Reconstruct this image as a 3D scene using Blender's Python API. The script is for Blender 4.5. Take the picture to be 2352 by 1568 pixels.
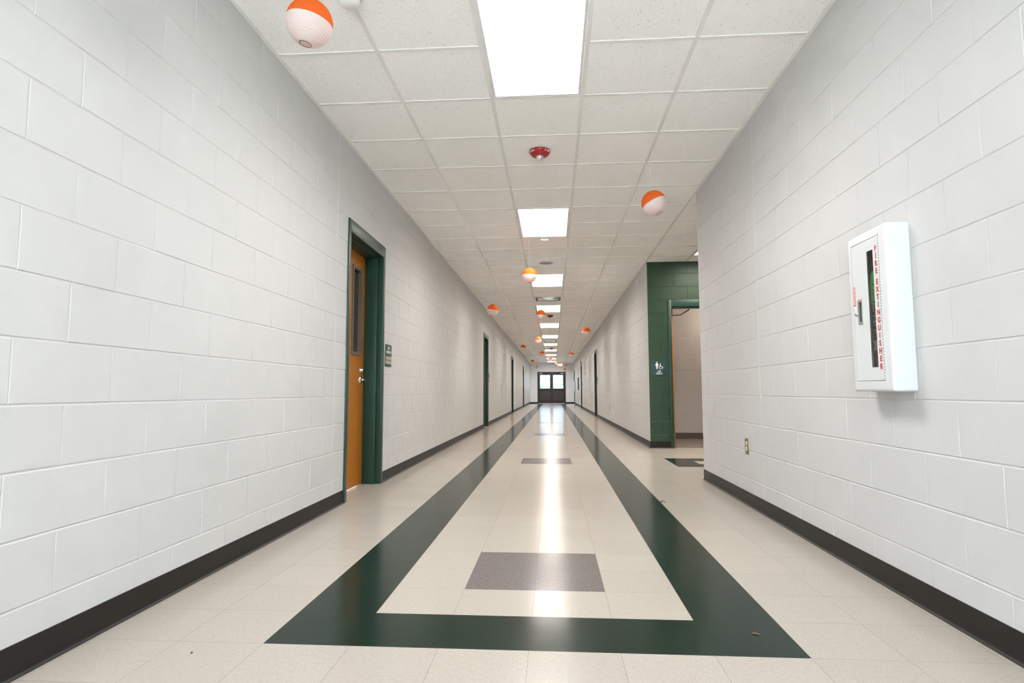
import bpy, math, random
from mathutils import Vector, Matrix
random.seed(7)
D = bpy.data
SC = bpy.context.scene
COL = SC.collection
for o in list(D.objects): D.objects.remove(o)

# ------------------------------------------------------------------ camera, world, exposure
F_PX, YAW, PITCH, ROLL, CAM_H = 1365.5, -0.0686, 0.0838, -0.0024, 0.8503
cam = D.objects.new('camera', D.cameras.new('camera')); COL.objects.link(cam)
cam.data.sensor_width = 36.0; cam.data.lens = 36.0*F_PX/2352.0
cam.data.clip_start = 0.02; cam.data.clip_end = 500
_f = Vector((math.sin(YAW)*math.cos(PITCH), math.cos(YAW)*math.cos(PITCH), math.sin(PITCH)))
_r = Vector((math.cos(YAW), -math.sin(YAW), 0)); _u = _r.cross(_f)
_x = _r*math.cos(ROLL)+_u*math.sin(ROLL); _y = -_r*math.sin(ROLL)+_u*math.cos(ROLL); _z = -_f
cam.matrix_world = Matrix(((_x.x,_y.x,_z.x,0),(_x.y,_y.y,_z.y,0),(_x.z,_y.z,_z.z,CAM_H),(0,0,0,1)))
SC.camera = cam
W = D.worlds.new('sky'); SC.world = W; W.use_nodes = True
_bg = W.node_tree.nodes['Background']; _bg.inputs[0].default_value = (.80,.89,1.0,1); _bg.inputs[1].default_value = 4.9
_s = D.lights.new('sun','SUN'); _s.energy = 11.5; _s.angle = .01; _s.color = (1,.97,.92)
_so = D.objects.new('sun', _s); COL.objects.link(_so); _so.rotation_euler = (0, math.radians(40), 0)    # from the side, never straight down the hall
SC.view_settings.view_transform = 'Standard'; SC.view_settings.look = 'None'
SC.view_settings.gamma = 1; SC.view_settings.use_curve_mapping = False
SC.view_settings.exposure = 1.52
LAMP = 12.8                                        # emission of a troffer lens
def lamp_colour(k):                                # tint set per panel: cooler at both ends of the hall, warmer between
    return {0:(1,.985,.965), 1:(1,.985,.965), 2:(1,.95,.89)}.get(k, (1,.93,.84) if k < 10 else (1,.985,.97))

# ------------------------------------------------------------------ dimensions (metres)
XL, XR, H = -1.6144, 1.4467, 2.8254                # walls of the hall, ceiling
YB, YE = -2.6, 41.6                                # back and far ends
B = .2032                                          # block course
CX0, CY0, CT = -1.617, 3.2508, .6096               # ceiling grid
TX0, TY0, TXP, TYP = -.9894, 2.0343, .3007, .298   # floor tiles
YC, YG = 5.93, 9.115                               # side hall: near corner, green wall
XA = 4.9                                           # far side of side hall

# ------------------------------------------------------------------ materials
def mat(name, col=(.8,.8,.8), rough=.5, metal=0, spec=.5, bump=None, coat=0, emit=None, trans=0, vary=0, alpha=1):
    m = D.materials.new(name); m.use_nodes = True
    nt = m.node_tree; b = nt.nodes['Principled BSDF']
    b.inputs['Base Color'].default_value = (*col,1); b.inputs['Roughness'].default_value = rough
    b.inputs['Metallic'].default_value = metal; b.inputs['Specular IOR Level'].default_value = spec
    b.inputs['Coat Weight'].default_value = coat; b.inputs['Transmission Weight'].default_value = trans
    if emit:
        b.inputs['Emission Color'].default_value = (*emit[0],1); b.inputs['Emission Strength'].default_value = emit[1]
    tc = nt.nodes.new('ShaderNodeTexCoord')
    if vary:
        n = nt.nodes.new('ShaderNodeTexNoise'); n.inputs['Scale'].default_value = 3; n.inputs['Detail'].default_value = 5
        nt.links.new(tc.outputs['Object'], n.inputs['Vector'])
        mx = nt.nodes.new('ShaderNodeMix'); mx.data_type = 'RGBA'
        mx.inputs['A'].default_value = (*[c*(1-vary) for c in col],1); mx.inputs['B'].default_value = (*[min(1,c*(1+vary)) for c in col],1)
        nt.links.new(n.outputs['Fac'], mx.inputs['Factor']); nt.links.new(mx.outputs['Result'], b.inputs['Base Color'])
    if bump:
        sc, st, dist = bump
        n = nt.nodes.new('ShaderNodeTexNoise'); n.inputs['Scale'].default_value = sc; n.inputs['Detail'].default_value = 4
        nt.links.new(tc.outputs['Object'], n.inputs['Vector'])
        bp = nt.nodes.new('ShaderNodeBump'); bp.inputs['Strength'].default_value = st; bp.inputs['Distance'].default_value = dist
        nt.links.new(n.outputs['Fac'], bp.inputs['Height']); nt.links.new(bp.outputs['Normal'], b.inputs['Normal'])
    return m

def wall_mat(name, col, rough, spec, scuff=.05):
    m = mat(name, col, rough, spec=spec); nt = m.node_tree; b = nt.nodes['Principled BSDF']
    N = nt.nodes.new; L = nt.links.new
    tc = N('ShaderNodeTexCoord')
    n = N('ShaderNodeTexNoise'); n.inputs['Scale'].default_value = 140; n.inputs['Detail'].default_value = 5; n.inputs['Roughness'].default_value = .7
    L(tc.outputs['Object'], n.inputs['Vector'])
    v = N('ShaderNodeTexNoise'); v.inputs['Scale'].default_value = 9; v.inputs['Detail'].default_value = 3
    L(tc.outputs['Object'], v.inputs['Vector'])
    ad = N('ShaderNodeMath'); ad.operation = 'MULTIPLY_ADD'; ad.inputs[1].default_value = 2.2
    L(v.outputs['Fac'], ad.inputs[0]); L(n.outputs['Fac'], ad.inputs[2])
    bp = N('ShaderNodeBump'); bp.inputs['Strength'].default_value = .55; bp.inputs['Distance'].default_value = .0016
    L(ad.outputs[0], bp.inputs['Height']); L(bp.outputs['Normal'], b.inputs['Normal'])
    s = N('ShaderNodeTexNoise'); s.inputs['Scale'].default_value = 1.7; s.inputs['Detail'].default_value = 8; s.inputs['Roughness'].default_value = .65
    L(tc.outputs['Object'], s.inputs['Vector'])
    r = N('ShaderNodeMapRange'); r.inputs[1].default_value = .35; r.inputs[2].default_value = .7
    L(s.outputs['Fac'], r.inputs[0])
    mx = N('ShaderNodeMix'); mx.data_type = 'RGBA'
    mx.inputs['A'].default_value = (*col,1); mx.inputs['B'].default_value = (*[c*(1-scuff) for c in col],1)
    L(r.outputs[0], mx.inputs['Factor']); L(mx.outputs['Result'], b.inputs['Base Color'])
    return m

def floor_mat(name, col, dark, rough, amount):
    """vinyl tile: per-tile tone, streaky chips running across every other tile, hairline joints, wax gloss"""
    m = mat(name, col, rough, spec=.12); nt = m.node_tree; b = nt.nodes['Principled BSDF']
    N = nt.nodes.new; L = nt.links.new
    def math_(op, a, c=None):
        k = N('ShaderNodeMath'); k.operation = op
        for i, s in enumerate((a, c)):
            if s is None: continue
            if isinstance(s, (int,float)): k.inputs[i].default_value = s
            else: L(s, k.inputs[i])
        return k.outputs[0]
    tc = N('ShaderNodeTexCoord'); sx = N('ShaderNodeSeparateXYZ'); L(tc.outputs['Object'], sx.inputs[0])
    tx = math_('DIVIDE', math_('SUBTRACT', sx.outputs[0], TX0), TXP); ty = math_('DIVIDE', math_('SUBTRACT', sx.outputs[1], TY0), TYP)
    ix, iy = math_('FLOOR', tx), math_('FLOOR', ty)
    fx, fy = math_('SUBTRACT', tx, ix), math_('SUBTRACT', ty, iy)
    par = math_('FLOORED_MODULO', math_('ADD', ix, iy), 2.0)
    cb = N('ShaderNodeCombineXYZ'); L(ix, cb.inputs[0]); L(iy, cb.inputs[1])
    wn = N('ShaderNodeTexWhiteNoise'); wn.noise_dimensions = '2D'; L(cb.outputs[0], wn.inputs['Vector'])
    mp1 = N('ShaderNodeMapping'); mp1.inputs['Scale'].default_value = (1,3.2,1); L(tc.outputs['Object'], mp1.inputs[0])
    mp2 = N('ShaderNodeMapping'); mp2.inputs['Scale'].default_value = (3.2,1,1); L(tc.outputs['Object'], mp2.inputs[0])
    vm = N('ShaderNodeMix'); vm.data_type = 'VECTOR'; L(par, vm.inputs['Factor']); L(mp1.outputs[0], vm.inputs[4]); L(mp2.outputs[0], vm.inputs[5])
    n = N('ShaderNodeTexNoise'); n.inputs['Scale'].default_value = 55; n.inputs['Detail'].default_value = 6; n.inputs['Roughness'].default_value = .7
    L(vm.outputs[1], n.inputs['Vector'])
    r = N('ShaderNodeMapRange'); r.inputs[1].default_value = .40; r.inputs[2].default_value = .80; L(n.outputs['Fac'], r.inputs[0])
    mx = N('ShaderNodeMix'); mx.data_type = 'RGBA'; mx.inputs['A'].default_value = (*col,1); mx.inputs['B'].default_value = (*dark,1)
    L(math_('MULTIPLY', r.outputs[0], amount), mx.inputs['Factor'])
    hv = N('ShaderNodeHueSaturation'); L(mx.outputs['Result'], hv.inputs['Color'])
    L(math_('MULTIPLY_ADD', wn.outputs['Value'], .05), hv.inputs['Value']); hv.inputs['Value'].links[0].from_node.inputs[2].default_value = .975
    ex = math_('MULTIPLY', math_('MINIMUM', fx, math_('SUBTRACT', 1.0, fx)), TXP)
    ey = math_('MULTIPLY', math_('MINIMUM', fy, math_('SUBTRACT', 1.0, fy)), TYP)
    jn = math_('LESS_THAN', math_('MINIMUM', ex, ey), .0007)
    m2 = N('ShaderNodeMix'); m2.data_type = 'RGBA'; L(hv.outputs[0], m2.inputs['A']); m2.inputs['B'].default_value = (*[c*.6 for c in dark],1)
    L(math_('MULTIPLY', jn, .75), m2.inputs['Factor']); L(m2.outputs['Result'], b.inputs['Base Color'])
    # wax: slow waviness
    w = N('ShaderNodeTexNoise'); w.inputs['Scale'].default_value = 7; w.inputs['Detail'].default_value = 3; L(tc.outputs['Object'], w.inputs['Vector'])
    bp = N('ShaderNodeBump'); bp.inputs['Strength'].default_value = .25; bp.inputs['Distance'].default_value = .002
    L(w.outputs['Fac'], bp.inputs['Height']); L(bp.outputs['Normal'], b.inputs['Normal'])
    rr = N('ShaderNodeMapRange'); rr.inputs[3].default_value = rough*.9; rr.inputs[4].default_value = rough*1.1
    L(w.outputs['Fac'], rr.inputs[0]); L(rr.outputs[0], b.inputs['Roughness'])
    return m

def ceil_mat():
    m = mat('ceiling tile', (.97,.955,.93), .95, spec=.1); nt = m.node_tree; b = nt.nodes['Principled BSDF']
    N = nt.nodes.new; L = nt.links.new
    tc = N('ShaderNodeTexCoord')
    v = N('ShaderNodeTexVoronoi'); v.inputs['Scale'].default_value = 95; v.inputs['Randomness'].default_value = 1; L(tc.outputs['Object'], v.inputs['Vector'])
    n = N('ShaderNodeTexNoise'); n.inputs['Scale'].default_value = 60; L(tc.outputs['Object'], n.inputs['Vector'])
    thr = N('ShaderNodeMapRange'); thr.inputs[1].default_value = .4; thr.inputs[2].default_value = .75; thr.inputs[3].default_value = .05; thr.inputs[4].default_value = .32
    L(n.outputs['Fac'], thr.inputs[0])
    lt = N('ShaderNodeMath'); lt.operation = 'LESS_THAN'; L(v.outputs['Distance'], lt.inputs[0]); L(thr.outputs[0], lt.inputs[1])
    mx = N('ShaderNodeMix'); mx.data_type = 'RGBA'; mx.inputs['A'].default_value = (.97,.955,.93,1); mx.inputs['B'].default_value = (.55,.50,.44,1)
    L(lt.outputs[0], mx.inputs['Factor']); L(mx.outputs['Result'], b.inputs['Base Color'])
    return m

def wood_mat(name, col, col2, rough=.35):
    m = mat(name, col, rough); nt = m.node_tree; b = nt.nodes['Principled BSDF']
    N = nt.nodes.new; L = nt.links.new
    tc = N('ShaderNodeTexCoord'); mp = N('ShaderNodeMapping'); mp.inputs['Scale'].default_value = (14,14,1.2); L(tc.outputs['Object'], mp.inputs[0])
    n = N('ShaderNodeTexNoise'); n.inputs['Scale'].default_value = 5; n.inputs['Detail'].default_value = 7; L(mp.outputs[0], n.inputs['Vector'])
    mx = N('ShaderNodeMix'); mx.data_type = 'RGBA'; mx.inputs['A'].default_value = (*col,1); mx.inputs['B'].default_value = (*col2,1)
    L(n.outputs['Fac'], mx.inputs['Factor']); L(mx.outputs['Result'], b.inputs['Base Color'])
    return m

def paper_mat(name, col):
    m = D.materials.new(name); m.use_nodes = True; nt = m.node_tree
    N = nt.nodes.new; L = nt.links.new
    nt.nodes.remove(nt.nodes['Principled BSDF']); out = nt.nodes['Material Output']
    tc = N('ShaderNodeTexCoord')
    n = N('ShaderNodeTexNoise'); n.inputs['Scale'].default_value = 60; n.inputs['Detail'].default_value = 5; L(tc.outputs['Object'], n.inputs['Vector'])
    mx = N('ShaderNodeMix'); mx.data_type = 'RGBA'; mx.inputs['A'].default_value = (*[c*.93 for c in col],1); mx.inputs['B'].default_value = (*col,1)
    L(n.outputs['Fac'], mx.inputs['Factor'])
    d = N('ShaderNodeBsdfDiffuse'); t = N('ShaderNodeBsdfTranslucent'); L(mx.outputs['Result'], d.inputs[0]); L(mx.outputs['Result'], t.inputs[0])
    ms = N('ShaderNodeMixShader'); ms.inputs[0].default_value = .42; L(d.outputs[0], ms.inputs[1]); L(t.outputs[0], ms.inputs[2]); L(ms.outputs[0], out.inputs[0])
    return m

def glass_mat(name, col, alpha_mix, rough=.02):
    m = D.materials.new(name); m.use_nodes = True; nt = m.node_tree
    N = nt.nodes.new; L = nt.links.new
    nt.nodes.remove(nt.nodes['Principled BSDF']); out = nt.nodes['Material Output']
    t = N('ShaderNodeBsdfTransparent'); t.inputs[0].default_value = (*col,1)
    g = N('ShaderNodeBsdfGlossy'); g.inputs[1].default_value = rough
    fr = N('ShaderNodeFresnel'); fr.inputs[0].default_value = 1.45
    k = N('ShaderNodeMath'); k.operation = 'MULTIPLY'; k.inputs[1].default_value = alpha_mix; L(fr.outputs[0], k.inputs[0])
    ms = N('ShaderNodeMixShader'); L(k.outputs[0], ms.inputs[0]); L(t.outputs[0], ms.inputs[1]); L(g.outputs[0], ms.inputs[2]); L(ms.outputs[0], out.inputs[0])
    return m

def prismatic(m):
    """a troffer's prismatic lens throws its light mostly straight down and little of it sideways"""
    nt = m.node_tree; b = nt.nodes['Principled BSDF']; N = nt.nodes.new; L = nt.links.new
    g = N('ShaderNodeNewGeometry'); d = N('ShaderNodeVectorMath'); d.operation = 'DOT_PRODUCT'
    L(g.outputs['Normal'], d.inputs[0]); L(g.outputs['Incoming'], d.inputs[1])
    a = N('ShaderNodeMath'); a.operation = 'ABSOLUTE'; L(d.outputs['Value'], a.inputs[0])
    q = N('ShaderNodeMath'); q.operation = 'POWER'; q.inputs[1].default_value = .85; L(a.outputs[0], q.inputs[0])
    k = N('ShaderNodeMath'); k.operation = 'MULTIPLY_ADD'; k.inputs[1].default_value = LAMP*.94; k.inputs[2].default_value = LAMP*.06
    L(q.outputs[0], k.inputs[0]); L(k.outputs[0], b.inputs['Emission Strength'])

M = {}
M['wall'] = wall_mat('white block paint', (.61,.602,.60), .5, .35)
M['green_wall'] = wall_mat('green block paint', (.022,.055,.026), .36, .4, .15)
M['rest_wall'] = wall_mat('restroom block paint', (.66,.60,.56), .5, .3)
M['caulk'] = mat('caulk', (.86,.88,.90), .35)
M['plain_wall'] = mat('plain wall', (.88,.885,.89), .6, bump=(90,.3,.001))
M['cream'] = floor_mat('cream vinyl tile', (.45,.405,.36), (.30,.255,.215), .175, .6)
M['dgreen'] = floor_mat('dark green vinyl tile', (.014,.028,.021), (.006,.010,.008), .175, .8)
M['greytile'] = floor_mat('grey vinyl tile', (.19,.165,.163), (.065,.055,.055), .175, 1.0)
M['rest_floor'] = mat('restroom floor', (.22,.17,.14), .5, bump=(120,.3,.001), vary=.1)
M['ceil'] = ceil_mat()
M['tee'] = mat('ceiling tee', (.86,.845,.82), .25)
M['base'] = mat('rubber base', (.013,.0115,.010), .45, spec=.3, bump=(6,.15,.004), vary=.25)
M['frame'] = mat('green frame enamel', (.012,.046,.030), .36, bump=(40,.12,.0008))
M['wood'] = wood_mat('oak veneer', (.50,.175,.015), (.40,.13,.009))
M['liteframe'] = mat('grey metal lite frame', (.16,.13,.10), .4)
M['darkglass'] = mat('dark glass', (.035,.022,.022), .08)
M['chrome'] = mat('satin chrome', (.72,.72,.72), .22, metal=1)
M['steel'] = mat('brushed steel', (.6,.6,.58), .35, metal=1)
M['speakerpanel'] = mat('speaker panel', (.93,.94,.97), .35)
M['shiny'] = mat('polished aluminium', (.93,.93,.93), .14, metal=1)
M['base_brown'] = mat('brown rubber base', (.13,.10,.085), .5)
M['bronze'] = mat('bronze door', (.036,.027,.025), .4, bump=(60,.1,.001))
M['bronze2'] = mat('bronze kick panel', (.062,.052,.050), .6, bump=(150,.3,.001))
M['glass'] = glass_mat('door glass', (.93,.98,.97), .9)
M['tintglass'] = glass_mat('tinted door glass', (.50,.56,.585), .9)
M['cabglass'] = glass_mat('cabinet window', (.99,.985,.98), .22, .01)
M['white'] = mat('white enamel', (.66,.67,.675), .32, bump=(120,.04,.0005))
M['whiteplastic'] = mat('white plastic', (.78,.77,.75), .4)
M['panelwhite'] = mat('grey white panel', (.74,.76,.79), .5)
M['cabin'] = mat('cabinet inside', (.30,.25,.22), .6)
M['red'] = mat('red enamel', (.42,.03,.018), .28)
M['redletter'] = mat('red letters', (.52,.018,.02), .45)
M['redsticker'] = mat('red sticker', (.70,.03,.02), .5)
M['tag'] = mat('green tag', (.22,.92,.22), .6)
M['ink'] = mat('ink', (.03,.03,.03), .6)
M['inkgreen'] = mat('tag print', (.03,.22,.05), .6)
M['label'] = mat('paper label', (.62,.62,.60), .55)
M['signgreen'] = mat('sign green', (.024,.068,.048), .45)
M['signteal'] = mat('sign teal', (.012,.048,.050), .45)
M['signtan'] = mat('sign insert', (.40,.34,.27), .6)
M['signwhite'] = mat('sign white', (.82,.84,.82), .5)
M['orange'] = paper_mat('orange paper', (.93,.20,.045))
M['paper'] = paper_mat('white paper', (.92,.88,.87))
M['wire'] = mat('dark wire', (.05,.045,.04), .4, metal=.6)
M['thread'] = mat('white thread', (.82,.80,.76), .7)
M['strobered'] = mat('alarm red', (.36,.014,.016), .22)
M['lens'] = mat('clear strobe lens', (.85,.85,.82), .08, trans=.55)
M['grille'] = mat('speaker grille', (.36,.34,.31), .6, bump=(900,.5,.002))
M['outlet'] = mat('bronze steel plate', (.30,.22,.13), .3, metal=.7)
M['socket'] = mat('ivory socket', (.70,.64,.50), .35)
M['exitred'] = mat('lit exit face', (.8,.15,.12), .5, emit=((1,.12,.10),.9))
M['exitwhite'] = mat('lit exit letters', (1,.9,.85), .5, emit=((1,.75,.7),1.0))
M['tan'] = mat('tan paper', (.55,.36,.22), .7)
M['orangeflat'] = mat('orange card', (.75,.22,.04), .7)
M['boardbrown'] = mat('brown board', (.06,.035,.035), .5)
M['dirt'] = mat('dirt', (.05,.035,.025), .8)
M['twig'] = mat('twig', (.30,.17,.09), .8)
M['grass'] = mat('lawn', (.22,.32,.12), .9, vary=.3)
M['leaf'] = mat('foliage', (.55,.62,.50), .8, vary=.2)
M['bark'] = mat('bark', (.20,.15,.11), .9)
M['concrete'] = mat('concrete walk', (.74,.73,.71), .8, vary=.1)  # kept pale so the slab behind the camera bounces daylight upward

# ------------------------------------------------------------------ mesh helpers
class MB:
    def __init__(s): s.v=[]; s.f=[]; s.m=[]; s.sm=[]
    def poly(s, pts, mi=0, smooth=False):
        i=len(s.v); s.v += [tuple(p) for p in pts]; s.f.append(tuple(range(i,i+len(pts)))); s.m.append(mi); s.sm.append(smooth)
    def box(s, x0,x1,y0,y1,z0,z1, mi=0, bev=0):
        if x0>x1: x0,x1=x1,x0
        if y0>y1: y0,y1=y1,y0
        if z0>z1: z0,z1=z1,z0
        if bev<=0:
            i=len(s.v)
            s.v += [(x0,y0,z0),(x1,y0,z0),(x1,y1,z0),(x0,y1,z0),(x0,y0,z1),(x1,y0,z1),(x1,y1,z1),(x0,y1,z1)]
            for q in ((3,2,1,0),(4,5,6,7),(0,1,5,4),(1,2,6,5),(2,3,7,6),(3,0,4,7)):
                s.f.append(tuple(i+k for k in q)); s.m.append(mi); s.sm.append(False)
            return
        import bmesh
        bm=bmesh.new(); vs=[bm.verts.new(p) for p in [(x0,y0,z0),(x1,y0,z0),(x1,y1,z0),(x0,y1,z0),(x0,y0,z1),(x1,y0,z1),(x1,y1,z1),(x0,y1,z1)]]
        for q in ((3,2,1,0),(4,5,6,7),(0,1,5,4),(1,2,6,5),(2,3,7,6),(3,0,4,7)): bm.faces.new([vs[k] for k in q])
        bmesh.ops.bevel(bm, geom=list(bm.edges), offset=bev, segments=3, profile=.5, affect='EDGES')
        s.add_bm(bm, mi, True)
    def add_bm(s, bm, mi=0, smooth=False):
        bm.verts.index_update(); i=len(s.v); s.v += [tuple(v.co) for v in bm.verts]
        for f in bm.faces: s.f.append(tuple(i+v.index for v in f.verts)); s.m.append(mi); s.sm.append(smooth)
        bm.free()
    def lathe(s, prof, c=(0,0,0), n=32, mi=0, axis='z', smooth=True, closed=False):
        """prof: list of (r, h) about axis through c"""
        i=len(s.v)
        for (r,h) in prof:
            for k in range(n):
                a=2*math.pi*k/n; p=(r*math.cos(a), r*math.sin(a), h)
                if axis=='x': p=(h, p[0], p[1])
                if axis=='y': p=(p[0], h, p[1])
                s.v.append((c[0]+p[0],c[1]+p[1],c[2]+p[2]))
        for j in range(len(prof)-1):
            for k in range(n):
                a,b_=i+j*n+k, i+j*n+(k+1)%n
                s.f.append((a,b_,b_+n,a+n)); s.m.append(mi); s.sm.append(smooth)
    def tube(s, pts, r, n=8, mi=0):
        pts=[Vector(p) for p in pts]; i=len(s.v)
        for j,p in enumerate(pts):
            t=(pts[min(j+1,len(pts)-1)]-pts[max(j-1,0)]).normalized()
            a=t.orthogonal().normalized() if j==0 else (a-t*a.dot(t)).normalized()
            b_=t.cross(a)
            for k in range(n):
                q=2*math.pi*k/n; s.v.append(tuple(p+(a*math.cos(q)+b_*math.sin(q))*r))
        for j in range(len(pts)-1):
            for k in range(n):
                a0,b0=i+j*n+k,i+j*n+(k+1)%n
                s.f.append((a0,b0,b0+n,a0+n)); s.m.append(mi); s.sm.append(True)
        s.f.append(tuple(i+k for k in range(n))[::-1]); s.m.append(mi); s.sm.append(False)
        e=i+(len(pts)-1)*n; s.f.append(tuple(e+k for k in range(n))); s.m.append(mi); s.sm.append(False)
    def build(s, name, mats, parent=None, loc=(0,0,0)):
        me=D.meshes.new(name); me.from_pydata(s.v,[],s.f)
        for m_ in (mats if isinstance(mats,(list,tuple)) else [mats]): me.materials.append(M[m_] if isinstance(m_,str) else m_)
        me.polygons.foreach_set('material_index', s.m); me.polygons.foreach_set('use_smooth', s.sm); me.update()
        o=D.objects.new(name, me); COL.objects.link(o); o.location=loc
        if parent: o.parent=parent
        return o
def empty(name, loc=(0,0,0), rot=(0,0,0)):
    o=D.objects.new(name,None); COL.objects.link(o); o.location=loc; o.rotation_euler=rot; o.empty_display_size=.1; return o
def tag(o, label, cat, group=None):
    o['label']=label; o['category']=cat
    if group: o['group']=group
    return o
def struct(o): o['kind']='structure'; return o
def text(name, body, size, m_, matrix, parent=None, align='CENTER', extr=.0006, bold=0, xs=1):
    cu=D.curves.new(name,'FONT'); cu.body=body; cu.size=size; cu.align_x=align; cu.align_y='CENTER'; cu.extrude=extr; cu.offset=bold; cu.space_line=.9
    t=D.objects.new(name,cu); COL.objects.link(t); bpy.context.view_layer.update()
    me=D.meshes.new_from_object(t.evaluated_get(bpy.context.evaluated_depsgraph_get())); D.objects.remove(t)
    me.transform(Matrix.Diagonal((xs,1,1,1))); me.transform(matrix); me.materials.clear(); me.materials.append(M[m_])
    o=D.objects.new(name,me); COL.objects.link(o)
    if parent: o.parent=parent
    return o
# frames for text lying on walls: local x = reading direction, local y = up, local z = out of the wall
def on_right_wall(x,y,z): return Matrix(((0,0,-1,x),(-1,0,0,y),(0,1,0,z),(0,0,0,1)))    # facing -X
def on_left_wall(x,y,z):  return Matrix(((0,0,1,x),(1,0,0,y),(0,1,0,z),(0,0,0,1)))      # facing +X
def on_end_wall(x,y,z):   return Matrix(((1,0,0,x),(0,0,-1,y),(0,1,0,z),(0,0,0,1)))     # facing -Y

def subtract(rects, hole):
    out=[]; hu0,hu1,hz0,hz1=hole
    for (a,b_,c,d) in rects:
        if hu1<=a or hu0>=b_ or hz1<=c or hz0>=d: out.append((a,b_,c,d)); continue
        if a<hu0: out.append((a,hu0,c,d))
        if b_>hu1: out.append((hu1,b_,c,d))
        m0,m1=max(a,hu0),min(b_,hu1)
        if c<hz0: out.append((m0,m1,c,hz0))
        if d>hz1: out.append((m0,m1,hz1,d))
    return out
def block_wall(name, mp, u0, u1, z0, z1, j0, holes=(), m_='wall', thick=.2, caulks=(), odd=True):
    """mp(u, d, z) -> point, d = distance out of the wall face (negative is inside the wall)"""
    w=MB(); G=.0026
    body=[(u0,u1,z0,z1)]
    for h in holes: body=subtract(body,h)
    def bx(a,b_,c,d,d0,d1,mi=0):
        p=[mp(a,d0,c),mp(b_,d0,c),mp(b_,d1,c),mp(a,d1,c),mp(a,d0,d),mp(b_,d0,d),mp(b_,d1,d),mp(a,d1,d)]
        i=len(w.v); w.v+=p
        for q in ((3,2,1,0),(4,5,6,7),(0,1,5,4),(1,2,6,5),(2,3,7,6),(3,0,4,7)): w.f.append(tuple(i+k for k in q)); w.m.append(mi); w.sm.append(False)
    for (a,b_,c,d) in body: bx(a,b_,c,d,-thick,-G)
    rr=random.Random(hash(name)%1000 if False else len(name))
    k=0
    while k*B < z1:
        c,d=k*B,min((k+1)*B,z1)
        if d<=z0: k+=1; continue
        off = j0 if (k%2==0) else j0+B
        if not odd: off += B
        m=math.floor((u0-off)/(2*B)); edges=[]
        u=off+m*2*B
        while u<u1+2*B: edges.append(u); u+=2*B
        edges += list(caulks); edges=sorted(e for e in edges if u0<e<u1); edges=[u0]+edges+[u1]
        for a,b_ in zip(edges,edges[1:]):
            if b_-a<.012: continue
            rs=[(a,b_,max(c,z0),d)]
            for h in holes: rs=subtract(rs,h)
            for (ra,rb,rc,rd) in rs:
                o_=.0016; i_=.0047+rr.uniform(-.0005,.0005)
                ja=rr.uniform(-.0005,.0006)
                if rb-ra<2.5*i_ or rd-rc<2.5*i_: continue
                ta=.0034 if ra>u0+.001 else 0; tb=.0034 if rb<u1-.001 else 0
                oa=.0007 if ra>u0+.001 else 0; ob=.0007 if rb<u1-.001 else 0
                q0=[(ra+oa,rc+o_),(rb-ob,rc+o_),(rb-ob,rd-o_),(ra+oa,rd-o_)]
                q1=[(ra+ta,rc+i_),(rb-tb,rc+i_),(rb-tb,rd-i_),(ra+ta,rd-i_)]
                i=len(w.v); w.v+=[mp(p[0],-G,p[1]) for p in q0]+[mp(p[0],ja,p[1]) for p in q1]
                w.f.append((i+4,i+5,i+6,i+7)); w.m.append(0); w.sm.append(False)
                for e in range(4):
                    w.f.append((i+e,i+(e+1)%4,i+4+(e+1)%4,i+4+e)); w.m.append(0); w.sm.append(False)
        k+=1
    for cu in caulks: bx(cu-.0055,cu+.0055,.1,z1,-G,-.0008,1)
    o=w.build(name,[m_,'caulk']); struct(o); return o

# ------------------------------------------------------------------ setting: walls
LD=[4.535,13.76,23.15,31.95]                         # left doors (near outer edge of the frame)
RD=[19.83,29.95,39.9]
DW=1.02; DH=11*B
def holes_for(ys): return [(y+.02,y+DW-.02,0,DH-.02) for y in ys]
left=block_wall('wall_left', lambda u,d,z:(XL+d,u,z), YB, YE, 0, H+.12, 1.6664, holes_for(LD), caulks=(4.308,))
CAB=(2.475,2.788,.846,1.538)
right=block_wall('wall_right', lambda u,d,z:(XR-d,u,z), YB, YC, 0, H+.12, 2.0467, [(CAB[0]+.02,CAB[1]-.02,CAB[2]+.02,CAB[3]-.02)], caulks=(4.282,))
far_right=block_wall('wall_right_far', lambda u,d,z:(XR-d,u,z), YG+.004, YE, 0, H+.12, 2.0467+.13, holes_for(RD))
RX0=1.749
green=block_wall('wall_side_hall_green', lambda u,d,z:(u,YG-d,z), XR+.003, XA, 0, H+.12, XR+.40, [(RX0+.02,RX0+DW-.02,0,DH-.02)], 'green_wall')
block_wall('wall_side_hall_near', lambda u,d,z:(u,YC+d,z), XR+.2, XA, 0, H+.12, XR+.2, [])
block_wall('wall_side_hall_end', lambda u,d,z:(XA-d,u,z), YC, YG, 0, H+.12, YC+.1, [])
# restroom behind the green wall
RB=10.96
block_wall('wall_restroom', lambda u,d,z:(u,RB-d,z), XR+.2, 3.6, 0, 2.7, XR+.31, [], 'rest_wall')
w=MB(); w.box(XR+.2,XR+.22,YG+.2,RB,0,2.7); w.box(3.6,3.7,YG+.2,RB,0,2.7); struct(w.build('wall_restroom_sides','rest_wall'))
w=MB(); w.box(XR+.2,3.7,YG+.2,RB+.2,2.6,2.72); struct(w.build('ceiling_restroom','ceil'))
w=MB(); w.box(XR+.22,3.6,YG+.11,RB,-.02,.004); struct(w.build('floor_restroom','rest_floor'))
w=MB(); w.box(XR+.22,3.6,RB-.006,RB,.004,.105); struct(w.build('baseboard_restroom','base_brown'))
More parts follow.
